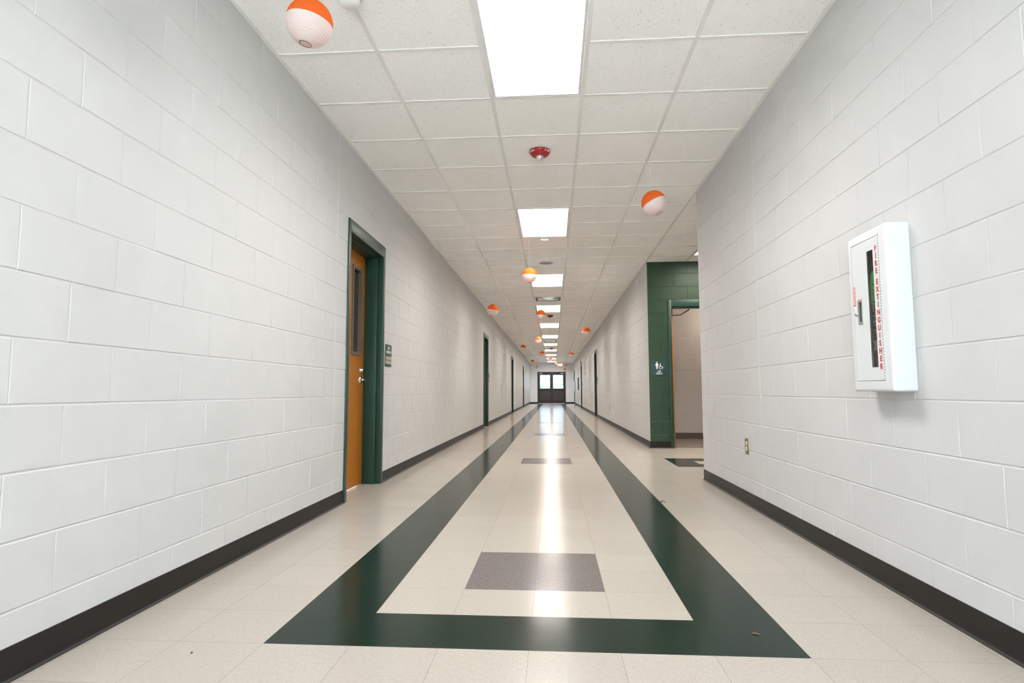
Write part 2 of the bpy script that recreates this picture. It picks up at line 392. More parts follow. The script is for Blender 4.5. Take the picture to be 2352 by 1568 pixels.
# ends
EX0,EX1,EZ=-1.085,.876,2.2
w=MB()
for (a,b_,c,d) in subtract([(XL-.2,XR+.2,0,H+.12)],(EX0+.01,EX1-.01,-1,EZ-.01)): w.box(a,b_,YE,YE+.2,c,d)
struct(w.build('wall_end','plain_wall'))
w=MB()
for (a,b_,c,d) in subtract([(XL-.2,XR+.2,0,H+.12)],(-1.45,1.3,0,2.62)): w.box(a,b_,YB-.2,YB,c,d)
struct(w.build('wall_back','plain_wall'))

# ------------------------------------------------------------------ floor
fl=MB()
Z0=-.0
def frect(x0,x1,y0,y1,mi): fl.poly([(x0,y0,Z0),(x1,y0,Z0),(x1,y1,Z0),(x0,y1,Z0)],mi)
X=[TX0+i*TXP for i in range(7)]; Yt=lambda j: TY0+j*TYP
JE=130; GX0,GX1=X[2],X[4]
holesf=[]
pats=[(X[0],X[1],Yt(0),Yt(JE),1),(X[5],X[6],Yt(0),Yt(JE),1),(X[1],X[5],Yt(0),Yt(1),1),(X[1],X[5],Yt(JE-1),Yt(JE),1)]
j=2
while j+2<JE-1: pats.append((X[2],X[4],Yt(j),Yt(j+2),2)); j+=15 if j>2 else 15
AX0,AX1=1.40,4.4
pats += [(AX0,AX1,6.90,7.18,1),(AX0,AX1,7.47,7.76,1),(AX0,AX0+.3,7.18,7.47,1),(AX1-.3,AX1,7.18,7.47,1)]
def fill(x0,x1,y0,y1):
    rs=[(x0,x1,y0,y1)]
    for p in pats: rs=subtract(rs,p[:4])
    for r_ in rs: frect(*r_,0)
for i in range(int((YE-YB)//4)+1):
    a=YB-.2+i*4; b_=min(a+4,YE+.2)
    if a<b_: fill(XL-.2,XR+.001,a,b_)
fill(XR+.001,XA,YC-.2,YG+.11)
for p in pats: frect(*p)
fl.box(XL-.3,XA+.1,YB-.4,YE+.4,-.12,-.02,0)
struct(fl.build('floor',['cream','dgreen','greytile']))

# ------------------------------------------------------------------ baseboards
def base_seg(w, mp, u0, u1):
    prof=[(.0005,.1016),(.0035,.1005),(.0035,.018),(.006,.009),(.012,.003),(.014,.0004)]
    for (d0,z0),(d1,z1) in zip(prof,prof[1:]): w.poly([mp(u0,d0,z0),mp(u0,d1,z1),mp(u1,d1,z1),mp(u1,d0,z0)],0,True)
    for u in (u0,u1): w.poly([mp(u,0,.1016)]+[mp(u,d,z) for d,z in prof]+[mp(u,0,.0004)])
def baseboard(name, mp, segs):
    w=MB()
    for s_ in segs: base_seg(w,mp,*s_)
    o=w.build(name,'base'); struct(o); return o
def segs(u0,u1,ys):
    out=[]; a=u0
    for y in ys: out.append((a,y)); a=y+DW
    out.append((a,u1)); return out
baseboard('baseboard_left', lambda u,d,z:(XL+d,u,z), segs(YB,YE,LD))
baseboard('baseboard_right', lambda u,d,z:(XR-d,u,z), [(YB,YC)])
baseboard('baseboard_right_far', lambda u,d,z:(XR-d,u,z), segs(YG,YE,RD))
baseboard('baseboard_side_hall', lambda u,d,z:(u,YG-d,z), [(XR,RX0),(RX0+DW,XA)])
baseboard('baseboard_side_hall_near', lambda u,d,z:(u,YC+d,z), [(XR,XA)])
baseboard('baseboard_end', lambda u,d,z:(u,YE-d,z), [(XL,EX0),(EX1,XR)])

# ------------------------------------------------------------------ ceiling
def cellx(i): return CX0+i*CT
def celly(k): return CY0+k*CT
LIGHT_K=[-1+6*n for n in range(-1,11)]              # first tile row of every troffer (each two tiles long)
SPK_K=9; VENT_K=[15,33,51]
used=set()
for k in LIGHT_K: used|={(2,k),(2,k+1)}
used|={(2,SPK_K)}|{(2,k) for k in VENT_K}
AL=(6,7); used|={(6,7),(6,8)}
cl=MB()
K0=int(math.floor((YB-CY0)/CT)); K1=int(math.ceil((YE-CY0)/CT))
def tile(x0,x1,y0,y1):
    z=H+.003; cl.poly([(x0,y0,z),(x0,y1,z),(x1,y1,z),(x1,y0,z)])
for k in range(K0,K1):
    y0,y1=max(celly(k),YB),min(celly(k+1),YE)
    for i in range(5):
        if (i,k) in used: continue
        tile(max(cellx(i),XL),min(cellx(i+1),XR),y0,y1)
for k in range(4,10):
    y0,y1=max(celly(k),YC),min(celly(k+1),YG)
    for i in range(5,11):
        if (i,k) in used or y1<=y0: continue
        tile(max(cellx(i),cellx(5)),min(cellx(i+1),XA),y0,y1)
ceiling=struct(cl.build('ceiling','ceil'))
g=MB(); TW=.012; TZ=H-.001
def tee(x0,x1,y0,y1): g.box(x0,x1,y0,y1,TZ,H+.012)
for i in range(1,5): tee(cellx(i)-TW,cellx(i)+TW,YB,YE)
tee(cellx(5)-TW,cellx(5)+TW,YC,YG)
for i in range(6,11): tee(cellx(i)-TW,cellx(i)+TW,YC,YG)
for k in range(K0+1,K1):
    y=celly(k)
    for i in range(0,5):
        if (i,k) in used and (i,k-1) in used and k not in LIGHT_K and i==2 and k not in VENT_K and k!=SPK_K: continue
        tee(max(cellx(i),XL)+TW,min(cellx(i+1),XR)-TW,y-TW,y+TW)
    if YC<y<YG:
        for i in range(5,11):
            if i==6 and k==8: continue
            tee(cellx(i)+TW,min(cellx(i+1),XA)-TW,y-TW,y+TW)
struct(g.build('ceiling_grid','tee',ceiling))
g=MB()
g.box(XL,XL+.022,YB,YE,H-.003,H+.02); g.box(XR-.022,XR,YB,YC+.022,H-.003,H+.02); g.box(XR-.022,XR,YG,YE,H-.003,H+.02)
g.box(XR,XA,YC,YC+.022,H-.003,H+.02); g.box(XR,XA,YG-.022,YG,H-.003,H+.02); g.box(XL,XR,YE-.022,YE,H-.003,H+.02)
struct(g.build('trim_ceiling_angle','tee'))
w=MB(); w.box(XL-.2,XA+.2,YB-.2,YE+.2,H+.14,H+.2); struct(w.build('ceiling_deck','plain_wall'))

# ------------------------------------------------------------------ ceiling lights
def troffer(x0,y0,label,k,group='recessed light panels along the hall ceiling',L=2*CT):
    r=empty('ceiling_light',(x0+CT/2,y0+L/2,H)); tag(r,label,'light',group)
    f=MB(); a,b_=CT/2-.013,L/2-.013; e=.018; zt=.0
    for (p,q,s_,t) in ((-a,a,-b_,-b_+e),(-a,a,b_-e,b_),(-a,-a+e,-b_+e,b_-e),(a-e,a,-b_+e,b_-e)): f.box(p,q,s_,t,zt,zt+.03)
    f.build('frame','whiteplastic',r)
    d=MB(); d.box(-a+e,a-e,-b_+e,b_-e,.005,.010)
    key='lens_%d'%(min(k,3) if k<10 else 10)
    if key not in M:
        m=mat('troffer lens %d'%(min(k,3) if k<10 else 10),(.9,.9,.9),.4,emit=(lamp_colour(k),LAMP)); M[key]=m; prismatic(m)
    d.build('diffuser',key,r)
    return r
ords={0:'light panel nearest the camera in the ceiling, cut by the top of the picture',1:'second light panel in the hall ceiling, beyond the round red fire alarm',
2:'third light panel down the hall, behind the hanging lantern over the centre',3:'fourth light panel down the hall, just past the first air vent',
4:'fifth light panel down the hall ceiling',5:'sixth light panel down the hall ceiling',6:'seventh light panel, right after the second air vent',
7:'eighth light panel down the hall ceiling, by the small dark ceiling alarm',8:'ninth light panel down the hall ceiling',9:'tenth light panel down the hall, after the farthest air vent',
10:'last light panel, closest to the dark double doors'}
for n,k in enumerate(LIGHT_K):
    idx=n-1
    lab=ords.get(idx,'light panel overhead behind the camera' if idx==-1 else 'light panel at the back end of the hall')
    troffer(cellx(2),celly(k),'white '+lab,max(idx,0)+1 if idx>=0 else 1)
troffer(cellx(6),celly(7),'light panel over the side hall, its corner seen above the green wall',3,'light panels in the side hall')
# restroom lamp
r=empty('ceiling_light',(3.15,10.35,2.6)); tag(r,'small round light inside the girls restroom ceiling','light')
m_=MB(); m_.lathe([(.0,0),(.14,0),(.15,-.02),(.13,-.05),(0,-.055)],n=24)
M['lens_r']=mat('restroom lamp',(.9,.9,.9),.4,emit=((1,.9,.78),16)); m_.build('diffuser','lens_r',r)

# air vents
def vent(k,label):
    r=empty('air_vent',(cellx(2)+CT/2,celly(k)+CT/2,H)); tag(r,label,'vent','square air vents in the hall ceiling')
    f=MB(); a=CT/2-.013
    for (p,q,s_,t) in ((-a,a,-a,-a+.025),(-a,a,a-.025,a),(-a,-a+.025,-a+.025,a-.025),(a-.025,a,-a+.025,a-.025)): f.box(p,q,s_,t,0,.02)
    f.build('frame','panelwhite',r)
    b_=a-.025; d=MB()
    d.poly([(-b_,-b_,.06),(-b_,b_,.06),(b_,b_,.06),(b_,-b_,.06)])
    for (p,q) in (((-b_,-b_),(b_,-b_)),((b_,-b_),(b_,b_)),((b_,b_),(-b_,b_)),((-b_,b_),(-b_,-b_))): d.poly([(*p,.01),(*q,.01),(*q,.06),(*p,.06)])
    d.build('duct','cabin',r)
    p_=MB(); i_=.215
    p_.box(-i_,i_,-i_,i_,.004,.012,0,.003); p_.build('deflector_plate','shiny',r)
    for s_ in (-1,1):
        e=MB(); e.box(s_*.24-.003,s_*.24+.003,-.22,.22,.008,.055); e.build('vane','steel',r)
vent(15,'square metal air vent between the third and fourth light panels')
vent(33,'square metal air vent halfway down the hall, before the seventh light panel')
vent(51,'farthest square air vent in the hall ceiling')
# speaker panel
r=empty('ceiling_speaker',(cellx(2)+CT/2,celly(9)+CT/2,H)); tag(r,'round grey ceiling speaker on a smooth white square panel','speaker')
p_=MB(); p_.box(-.3,.3,-.3,.3,.0005,.006); p_.build('mounting_panel','speakerpanel',r)
p_=MB(); p_.lathe([(.125,.001),(.125,-.006),(.115,-.012),(.098,-.010),(.098,-.004)],n=40); p_.build('trim_ring','whiteplastic',r)
p_=MB(); p_.lathe([(.099,-.006),(.06,-.010),(0.0,-.012)],n=40); p_.build('grille','grille',r)
# occupancy sensors
for (y,lab) in ((7.60,'small white sensor box on the ceiling just past the second light panel'),(18.78,'small white sensor box on the ceiling just past the fifth light panel')):
    r=empty('ceiling_sensor',(-.095,y,H)); tag(r,lab,'sensor','small ceiling sensors')
    p_=MB(); p_.box(-.052,.052,-.03,.03,-.028,0,0,.006); p_.build('housing','whiteplastic',r)
    p_=MB(); p_.lathe([(0,-.036),(.012,-.034),(.016,-.027)],n=20); p_.build('sensor_lens','whiteplastic',r)
# smoke detector
r=empty('smoke_detector',(-1.0,2.76,H)); tag(r,'white round smoke detector cut by the top edge beside the nearest lantern','smoke detector')
p_=MB(); p_.lathe([(.062,0),(.064,-.012),(.058,-.02),(.052,-.022)],n=40); p_.build('mounting_ring','whiteplastic',r)
p_=MB(); p_.lathe([(.052,-.020),(.053,-.034),(.047,-.046),(.034,-.054),(.0,-.056)],n=40); p_.build('dome','whiteplastic',r)
# fire strobes
def strobe(x,y,label):
    r=empty('fire_alarm',(x,y,H)); tag(r,label,'fire alarm','round red fire alarms on the hall ceiling')
    p_=MB(); p_.lathe([(.085,.0),(.088,-.006),(.087,-.012),(.078,-.028),(.064,-.042),(.050,-.047),(0,-.048)],n=48); p_.build('body','strobered',r)
    for ang in (-50,50,130,230):                       # FIRE on the sloping rim, four times round
        for i,ch in enumerate('FIRE'):
            a=math.radians(-90+ang+(i-1.5)*10.5)
            R_=.0838; z=-.0195
            n_=Vector((math.cos(a)*.84,math.sin(a)*.84,-.54)).normalized()
            xd=Vector((-math.sin(a),math.cos(a),0)); yd=n_.cross(xd)
            mt=Matrix(((xd.x,yd.x,n_.x,math.cos(a)*R_),(xd.y,yd.y,n_.y,math.sin(a)*R_),(xd.z,yd.z,n_.z,z),(0,0,0,1)))
            text('lettering',ch,.019,'signwhite',mt,r,extr=.0006,bold=.0006)
    p_=MB(); p_.lathe([(.03,-.045),(.031,-.052),(.026,-.066),(.013,-.078),(0,-.081)],n=10,smooth=False); p_.build('strobe_lens','lens',r)
    p_=MB(); p_.box(-.009,.009,-.068,-.062,-.0385,-.034); p_.build('test_window','signtan',r)
strobe(-.094,4.76,'round red fire alarm with FIRE lettering, nearest on the ceiling')
strobe(-.06,15.42,'second round red fire alarm, just past the fourth light panel')
strobe(-.06,27.3,'farthest round red fire alarm, tiny before the eighth light panel')

# ------------------------------------------------------------------ classroom doors
def door(n, mp, y0, hardware=True, lite=True, label=None, far=False):
    """mp(u,d,z): u along the wall, d out of the wall; opening from y0 to y0+DW"""
    r=empty('door_%d'%n, mp(y0+DW/2,0,0)); struct(r)
    base=Vector(mp(y0+DW/2,0,0))
    def add(w, a,b_,d0,d1,c,d,mi=0,bev=0):
        p=mp(a,d0,c); q=mp(b_,d1,d); w.box(p[0]-base.x,q[0]-base.x,p[1]-base.y,q[1]-base.y,c,d,mi,bev)
    u0,u1=y0,y0+DW; FW=.052; HT=.105
    f=MB()
    add(f,u0,u0+FW,-.045,.012,0,DH,0,.003); add(f,u1-FW,u1,-.045,.012,0,DH,0,.003); add(f,u0+FW-.003,u1-FW+.003,-.045,.012,DH-HT,DH,0,.003)
    # stop / soffit: steps 16 mm into the opening
    add(f,u0+.03,u0+FW+.014,-.165,-.045,0,DH-HT+.01,0,.002); add(f,u1-FW-.014,u1-.03,-.165,-.045,0,DH-HT+.01,0,.002); add(f,u0+FW,u1-FW,-.165,-.045,DH-HT-.014,DH-HT+.02,0,.002)
    add(f,u0+.0,u0+FW,-.215,-.165,0,DH,0); add(f,u1-FW,u1,-.215,-.165,0,DH,0); add(f,u0+FW,u1-FW,-.215,-.165,DH-HT,DH,0)
    f.build('door_frame','frame',r)
    a,b_=u0+FW+.003,u1-FW-.003; top=DH-HT-.003
    l0,l1,lz0,lz1=u0+.605,u0+.862,1.183,1.992
    lf=MB()
    for (p,q,s_,t) in subtract([(a,b_,.008,top)],(l0+.02,l1-.02,lz0+.02,lz1-.02)): add(lf,p,q,-.212,-.167,s_,t)
    leaf=lf.build('door_leaf','wood',r)
    k=MB()
    for (p,q,s_,t) in subtract([(l0,l1,lz0,lz1)],(l0+.028,l1-.028,lz0+.028,lz1-.028)): add(k,p,q,-.212,-.157,s_,t)
    k.build('window_frame','liteframe',leaf)
    k=MB(); add(k,l0+.02,l1-.02,-.195,-.188,lz0+.02,lz1-.02); k.build('window_pane','darkglass',leaf)
    # hardware
    lock=MB(); c=Vector(mp(u0+.872,-.167,1.048))-base
    sgn = 1 if mp(0,1,0)[0]>mp(0,0,0)[0] else -1
    lock.lathe([(0,sgn*.028),(.013,sgn*.028),(.018,sgn*.022),(.020,sgn*.008),(.026,sgn*.004),(.026,0)],c,20,0,'x'); lock.build('deadbolt','chrome',leaf)
    hd=MB(); c=Vector(mp(u0+.866,-.167,.957))-base
    hd.lathe([(0,sgn*.016),(.012,sgn*.016),(.012,sgn*.010),(.034,sgn*.008),(.036,0)],c,24,0,'x')
    pts=[]
    for t in range(9):
        ang=t/8*math.pi/2; pts.append((c.x+sgn*(.012+.04*math.sin(ang)), c.y-.022*(1-math.cos(ang)), c.z))
    pts += [(c.x+sgn*.053,c.y-.07,c.z+.002),(c.x+sgn*.050,c.y-.12,c.z)]
    hd.tube([(c.x,c.y,c.z)]+pts,.0085,10); hd.build('lever_handle','chrome',leaf)
    return r
for n,y in enumerate(LD): door(n+1, lambda u,d,z:(XL+d,u,z), y)
for n,y in enumerate(RD): door(n+5, lambda u,d,z:(XR-d,u,z), y)

# dark rooms behind the classroom doors are shut off by the leaves; restroom door stands open
r=empty('door_8',(RX0+DW/2,YG,0)); struct(r); f=MB(); cx=RX0+DW/2
def fb(a,b_,c,d,e,g_,bev=.003): f.box(a-cx,b_-cx,c-YG,d-YG,e,g_,0,bev)
fb(RX0,RX0+.052,YG-.014,YG+.045,0,DH); fb(RX0+DW-.052,RX0+DW,YG-.014,YG+.045,0,DH); fb(RX0+.049,RX0+DW-.049,YG-.014,YG+.045,DH-.105,DH)
fb(RX0+.03,RX0+.058,YG+.045,YG+.15,0,DH-.09); fb(RX0+DW-.066,RX0+DW-.03,YG+.045,YG+.15,0,DH-.09); fb(RX0+.05,RX0+DW-.05,YG+.045,YG+.15,DH-.121,DH-.09)
f.build('door_frame','frame',r)
f=MB(); fb(RX0+.0595,RX0+.103,YG+.165,YG+1.07,.01,DH-.11,.001); leaf=f.build('door_leaf','wood',r)
f=MB(); f.box(RX0+.104-cx,RX0+.15-cx,.5,.72,2.045,2.105,0,.004); 
f.tube([(RX0+.14-cx,.55,2.06),(RX0+.285-cx,.46,2.06),(RX0+.30-cx,.455,2.06)],.007,8); f.tube([(RX0+.285-cx,.46,2.06),(RX0+.36-cx,.16,2.105)],.008,8)
f.build('door_closer','bronze',leaf)

# ------------------------------------------------------------------ double doors at the far end
r=empty('double_doors',((EX0+EX1)/2,YE,0)); r.name='door_9'; struct(r); ec=(EX0+EX1)/2; hw=(EX1-EX0)/2
f=MB(); f.box(-hw,-hw+.055,-.012,.12,0,EZ,0,.003); f.box(hw-.055,hw,-.012,.12,0,EZ,0,.003); f.box(-hw+.05,hw-.05,-.012,.12,EZ-.06,EZ,0,.003)
f.build('door_frame','bronze',r)
f=MB(); f.box(-hw+.055,hw-.055,-.01,.12,.0,.012); f.build('threshold','steel',r)
for s_ in (-1,1):
    a,b_=(-hw+.05,.0) if s_<0 else (.0,hw-.05)
    g0,g1=a+.125,b_-.105
    if s_>0: g0,g1=a+.105,b_-.125
    lf=MB()
    for q in subtract(subtract([(a,b_,.014,EZ-.055)],(g0,g1,1.05,1.985)),(g0,g1,.26,.94)): lf.box(q[0],q[1],.02,.065,q[2],q[3])
    leaf=lf.build('door_leaf','bronze',r)
    p_=MB(); p_.box(g0,g1,.04,.046,1.05,1.985); p_.build('glass_pane','tintglass',leaf)
    p_=MB(); p_.box(g0,g1,.032,.05,.26,.94); p_.build('kick_panel','bronze2',leaf)
    p_=MB(); p_.box(a+.08,b_-.06,-.035,.0,.985,1.02,0,.006)
    for x in (a+.1,b_-.08): p_.box(x-.02,x+.02,-.02,.02,.97,1.035,0,.004)
    p_.build('push_bar','bronze2',leaf)
    p_=MB(); xc=a+.16 if s_<0 else b_-.16
    p_.box(xc-.12,xc+.12,-.045,.018,2.06,2.115,0,.006); p_.tube([(xc,-.03,2.12),(xc-s_*.22,-.07,2.13),(xc-s_*.05,-.02,2.165)],.008,8); p_.build('door_closer','steel',leaf)
# glazed opening added behind the camera, unseen, to light near walls and ceiling
f=MB()
for q in subtract(subtract([(-1.45,1.3,0,2.62)],(-1.38,-.11,.12,2.55)),(-.04,1.23,.12,2.55)): f.box(q[0],q[1],YB-.14,YB-.06,q[2],q[3])
bd=struct(f.build('added_window','bronze'))
f=MB(); f.box(-1.38,-.11,YB-.105,YB-.099,.12,2.55); f.box(-.04,1.23,YB-.105,YB-.099,.12,2.55); f.build('window_pane','glass',bd)

# ------------------------------------------------------------------ signs
def room_sign(mpm, x, y, sgn, num, label, z0=1.095, full=True):
    r=empty('room_sign',(x,y,z0)); tag(r,label,'sign','green room signs beside the doors')
    p_=MB(); p_.box(0,sgn*.006,-.108,.108,0,.216,0,.0015); p_.build('plate','signgreen',r)
    for zz in (.026,.066):
        p_=MB(); p_.box(sgn*.0055,sgn*.0072,-.1,.1,zz,zz+.033); p_.build('insert','signtan',r)
    if full:
        text('lettering',num,.040,'signwhite',mpm(sgn*.0066,0,.178),r,bold=.0004)
        text('lettering','CLASSROOM',.033,'signwhite',mpm(sgn*.0066,0,.140),r,bold=.0004,xs=.92)
    return r
room_sign(on_left_wall,XL,5.73,1,'157','green classroom sign with tan inserts beside the nearest orange door')
room_sign(on_left_wall,XL,14.93,1,'','green room sign beside the second door on the left wall',full=False)
room_sign(on_right_wall,XR,19.64,-1,'','green room sign beside the nearest door of the right wall beyond the green wall',full=False)
room_sign(on_right_wall,XR,29.75,-1,'','tiny green room sign by the farther dark doorway on the right wall',full=False)
# girls restroom sign
r=empty('restroom_sign',(1.598,YG,1.08)); tag(r,'teal GIRLS restroom sign with white figures on the green wall','sign')
p_=MB(); p_.box(-.115,.115,-.006,0,0,.232,0,.0015); p_.build('plate','signteal',r)
f=MB(); yv=-.0066

def tri(pts): f.poly([(x,yv,z) for x,z in pts])
def disc(cx_,cz_,r_,n=20): f.poly([(cx_+r_*math.cos(-2*math.pi*i/n),yv,cz_+r_*math.sin(-2*math.pi*i/n)) for i in range(n)])
disc(-.030,.203,.0095)
tri([(-.041,.190),(-.019,.190),(-.003,.160),(-.010,.154),(-.019,.168),(-.016,.145),(-.044,.145),(-.041,.168),(-.050,.154),(-.057,.160)])
tri([(-.018,.146),(-.018,.104),(-.028,.104),(-.030,.140),(-.032,.104),(-.042,.104),(-.042,.146)])
disc(.021,.178,.007)
f.box(.016,.026,yv-.0002,yv+.0005,.137,.172); f.box(.018,.048,yv-.0004,yv+.0005,.134,.143)
yv-=.0003
tri([(.040,.143),(.049,.143),(.064,.118),(.057,.114)])
for i in range(24):
    a0=math.radians(110+i*9.6); a1=math.radians(110+(i+1)*9.6); c=(.026,.129)
    tri([(c[0]+.021*math.cos(a0),c[1]+.021*math.sin(a0)*1.15),(c[0]+.028*math.cos(a0),c[1]+.028*math.sin(a0)*1.05),(c[0]+.028*math.cos(a1),c[1]+.028*math.sin(a1)*1.05),(c[0]+.021*math.cos(a1),c[1]+.021*math.sin(a1)*1.15)])
f.build('pictogram','signwhite',r)
text('lettering','158',.036,'signwhite',on_end_wall(0,-.0066,.066),r,bold=.0005)
text('lettering','GIRLS',.038,'signwhite',on_end_wall(0,-.0066,.034),r,bold=.0005)

# ------------------------------------------------------------------ fire extinguisher cabinet
y0,y1,z0,z1=CAB; XF=1.354; cy=(y0+y1)/2
r=empty('fire_extinguisher_cabinet',(XR,cy,z0)); tag(r,'white fire extinguisher cabinet with red vertical lettering on the right wall','cabinet')
def lb(w,xa,xb,ya,yb,za,zb,mi=0,bev=0): w.box(xa-XR,xb-XR,ya-cy,yb-cy,za-z0,zb-z0,mi,bev)
D0,D1,DZ0,DZ1=2.529,2.757,.891,1.499
f=MB()
# rounded front frame ring, then sides back to the wall
import bmesh
bm=bmesh.new()
def ringbox(xf,xb,oy0,oy1,oz0,oz1,iy0,iy1,iz0,iz1):
    v=[]
    for x in (xf,xb):
        v.append([bm.verts.new((x-XR,y-cy,z-z0)) for y,z in ((oy0,oz0),(oy1,oz0),(oy1,oz1),(oy0,oz1))])
        v.append([bm.verts.new((x-XR,y-cy,z-z0)) for y,z in ((iy0,iz0),(iy1,iz0),(iy1,iz1),(iy0,iz1))])
    fo,fi,bo,bi=v
    for k in range(4):
        n=(k+1)%4
        bm.faces.new((fo[k],fo[n],fi[n],fi[k])); bm.faces.new((fo[n],fo[k],bo[k],bo[n])); bm.faces.new((fi[k],fi[n],bi[n],bi[k])); bm.faces.new((bo[k],bi[k],bi[n],bo[n]))
    return fo
fo=ringbox(XF,XR,y0,y1,z0,z1,D0,D1,DZ0,DZ1)
ed=[e for e in bm.edges if all(v in fo for v in e.verts)]+[e for e in bm.edges if any(v in fo for v in e.verts) and abs(e.verts[0].co.x-e.verts[1].co.x)>.05]
bmesh.ops.recalc_face_normals(bm,faces=bm.faces)
bmesh.ops.bevel(bm,geom=ed,offset=.012,segments=4,profile=.5,affect='EDGES')
f.add_bm(bm,0,True)
cab=f.build('housing','white',r)
try:
    cab.data.set_sharp_from_angle(angle=math.radians(40))
except Exception: pass
# inside tub (goes into the wall)
f=MB(); t_=.002; xi0,xi1=XF+.012,XR+.1
lb(f,xi1-t_,xi1,D0,D1,DZ0,DZ1); lb(f,xi0,xi1,D0-t_,D0,DZ0,DZ1); lb(f,xi0,xi1,D1,D1+t_,DZ0,DZ1); lb(f,xi0,xi1,D0,D1,DZ0-t_,DZ0); lb(f,xi0,xi1,D0,D1,DZ1,DZ1+t_)
f.build('tub','cabin',r)
# door
WY0,WY1,WZ0,WZ1=2.579,2.630,.948,1.447
f=MB()
HY0,HY1,HZ0,HZ1=2.678,2.716,1.14,1.25
for q in subtract(subtract([(D0+.002,D1-.002,DZ0+.002,DZ1-.002)],(WY0,WY1,WZ0,WZ1)),(HY0+.008,HY1-.008,HZ0+.01,HZ1-.01)): lb(f,XF+.001,XF+.003,q[0],q[1],q[2],q[3])
dr=f.build('cabinet_door','white',r)
f=MB(); lb(f,XF+.003,XF+.0042,WY0-.005,WY1+.005,WZ0-.005,WZ1+.005); f.build('window_pane','cabglass',dr)
f=MB()
for q in subtract([(HY0,HY1,HZ0,HZ1)],(HY0+.009,HY1-.009,HZ0+.011,HZ1-.011)): lb(f,XF-.002,XF+.004,q[0],q[1],q[2],q[3],0)
lb(f,XF+.024,XF+.026,HY0+.006,HY1-.006,HZ0+.008,HZ1-.008)
lb(f,XF+.006,XF+.012,(HY0+HY1)/2-.003,(HY0+HY1)/2+.003,HZ0+.011,HZ1-.011)
for yy in (HY0+.007,HY1-.009): lb(f,XF+.004,XF+.025,yy,yy+.002,HZ0+.008,HZ1-.008)
for zz in (HZ0+.009,HZ1-.011): lb(f,XF+.004,XF+.025,HY0+.007,HY1-.007,zz,zz+.002)
f.build('recessed_handle','steel',dr)
f=MB(); f.lathe([(0,-.006),(.004,-.006),(.008,-.004),(.009,0)],(XF-XR,2.733-cy,1.190-z0),20,0,'x'); f.build('lock','chrome',dr)
f=MB(); lb(f,XF-.0002,XF+.0008,2.738,2.753,1.228,1.312); st=f.build('sticker','redsticker',dr)
f=MB()
rr=random.Random(3)
for row,yy in enumerate((2.7485,2.7425)):
    zz=1.232
    while zz<1.306:
        h=rr.uniform(.003,.006); lb(f,XF-.0006,XF-.0001,yy-.0018,yy+.0018,zz,zz+h); zz+=h+.0018
f.build('sticker_print','signwhite',st)
f=MB(); lb(f,XF-.0015,XF+.002,D0-.0035,D0+.0015,DZ0,DZ1)
f.build('piano_hinge','white',r)
f=MB(); zz=DZ0+.004
while zz<DZ1-.004: lb(f,XF-.0022,XF-.0012,D0-.0022,D0+.0002,zz,zz+.0055); zz+=.0125
f.build('hinge_gap','ink',r)
for i,ch in enumerate('FIRE EXTINGUISHER'):
    if ch==' ': continue
    text('lettering',ch,.0315,'redletter',on_right_wall(XF-XR+.0006,2.5555-cy,1.4455-.0322*(i if i<4 else i-.58)-z0),dr,extr=.0003,bold=.0011,xs=.95)
# extinguisher inside
ey=2.663; ex=XR
e_=empty('fire_extinguisher',(ex,ey,DZ0+.002)); tag(e_,'red fire extinguisher with green tag seen through the cabinet window','fire extinguisher')
f=MB(); f.lathe([(0,.0),(.045,.0),(.052,.008),(.052,.36),(.044,.395),(.024,.42),(.018,.43),(.018,.45),(0,.45)],n=40); cyl=f.build('cylinder','red',e_)
f=MB(); f.lathe([(.0526,.235),(.0526,.335)],n=40); f.build('instruction_label','label',cyl)
f=MB(); f.lathe([(.0528,.205),(.0528,.222)],n=40); f.build('strap','cabin',e_)
f=MB()
for (zz,h,yy,w_) in ((.30,.012,-.004,.008),(.285,.014,.004,.01),(.27,.004,0,.02),(.245,.004,0,.024),(.225,.016,.006,.009),(.262,.003,0,.022)):
    f.box(-.0536,-.0532,yy-w_/2,yy+w_/2,zz,zz+h)
f.build('label_print','ink',cyl)
f=MB(); f.poly([(-.0536,-.030,.130),(-.0536,.024,.130),(-.0536,.010,.152),(-.0536,.024,.174),(-.0536,-.030,.174),(-.0536,-.014,.152)]); f.build('emblem','label',cyl)
f=MB(); f.lathe([(.02,.43),(.022,.45),(.018,.49),(.0,.49)],n=20); f.box(-.012,.012,-.02,.09,.49,.497,0,.002); f.box(-.012,.012,-.02,.085,.515,.522,0,.002); f.build('valve_handle','cabin',e_)
f=MB(); f.tube([(0,-.015,.47),(-.01,-.05,.46),(-.02,-.066,.40),(-.02,-.062,.25),(-.02,-.058,.16)],.008,8); f.build('hose','ink',e_)
# tag hangs from the valve
tg=MB(); n=8
pts=[(-.0,-.020,.348),(-.0,.020,.348),(-.0,.022,.44),(-.0,.015,.475),(0,.006,.490),(-.0,-.006,.490),(-.0,-.015,.475),(-.0,-.022,.44)]
tg.poly([(-.062,y,z) for _,y,z in pts]); tg.poly([(-.0612,y,z) for _,y,z in pts][::-1])
for a,b_ in zip(pts,pts[1:]+pts[:1]): tg.poly([(-.062,a[1],a[2]),(-.0612,a[1],a[2]),(-.0612,b_[1],b_[2]),(-.062,b_[1],b_[2])])
for (zz,h,w_) in ((.430,.003,.020),(.408,.002,.034),(.400,.001,.034),(.396,.001,.034),(.391,.001,.034),(.386,.001,.034),(.381,.001,.034),(.368,.003,.03),(.355,.005,.03)): tg.box(-.0626,-.0622,-w_/2,w_/2,zz,zz+h,1)
tg=tg.build('inspection_tag',['tag','inkgreen'],e_,loc=(0,-.018,-.018))


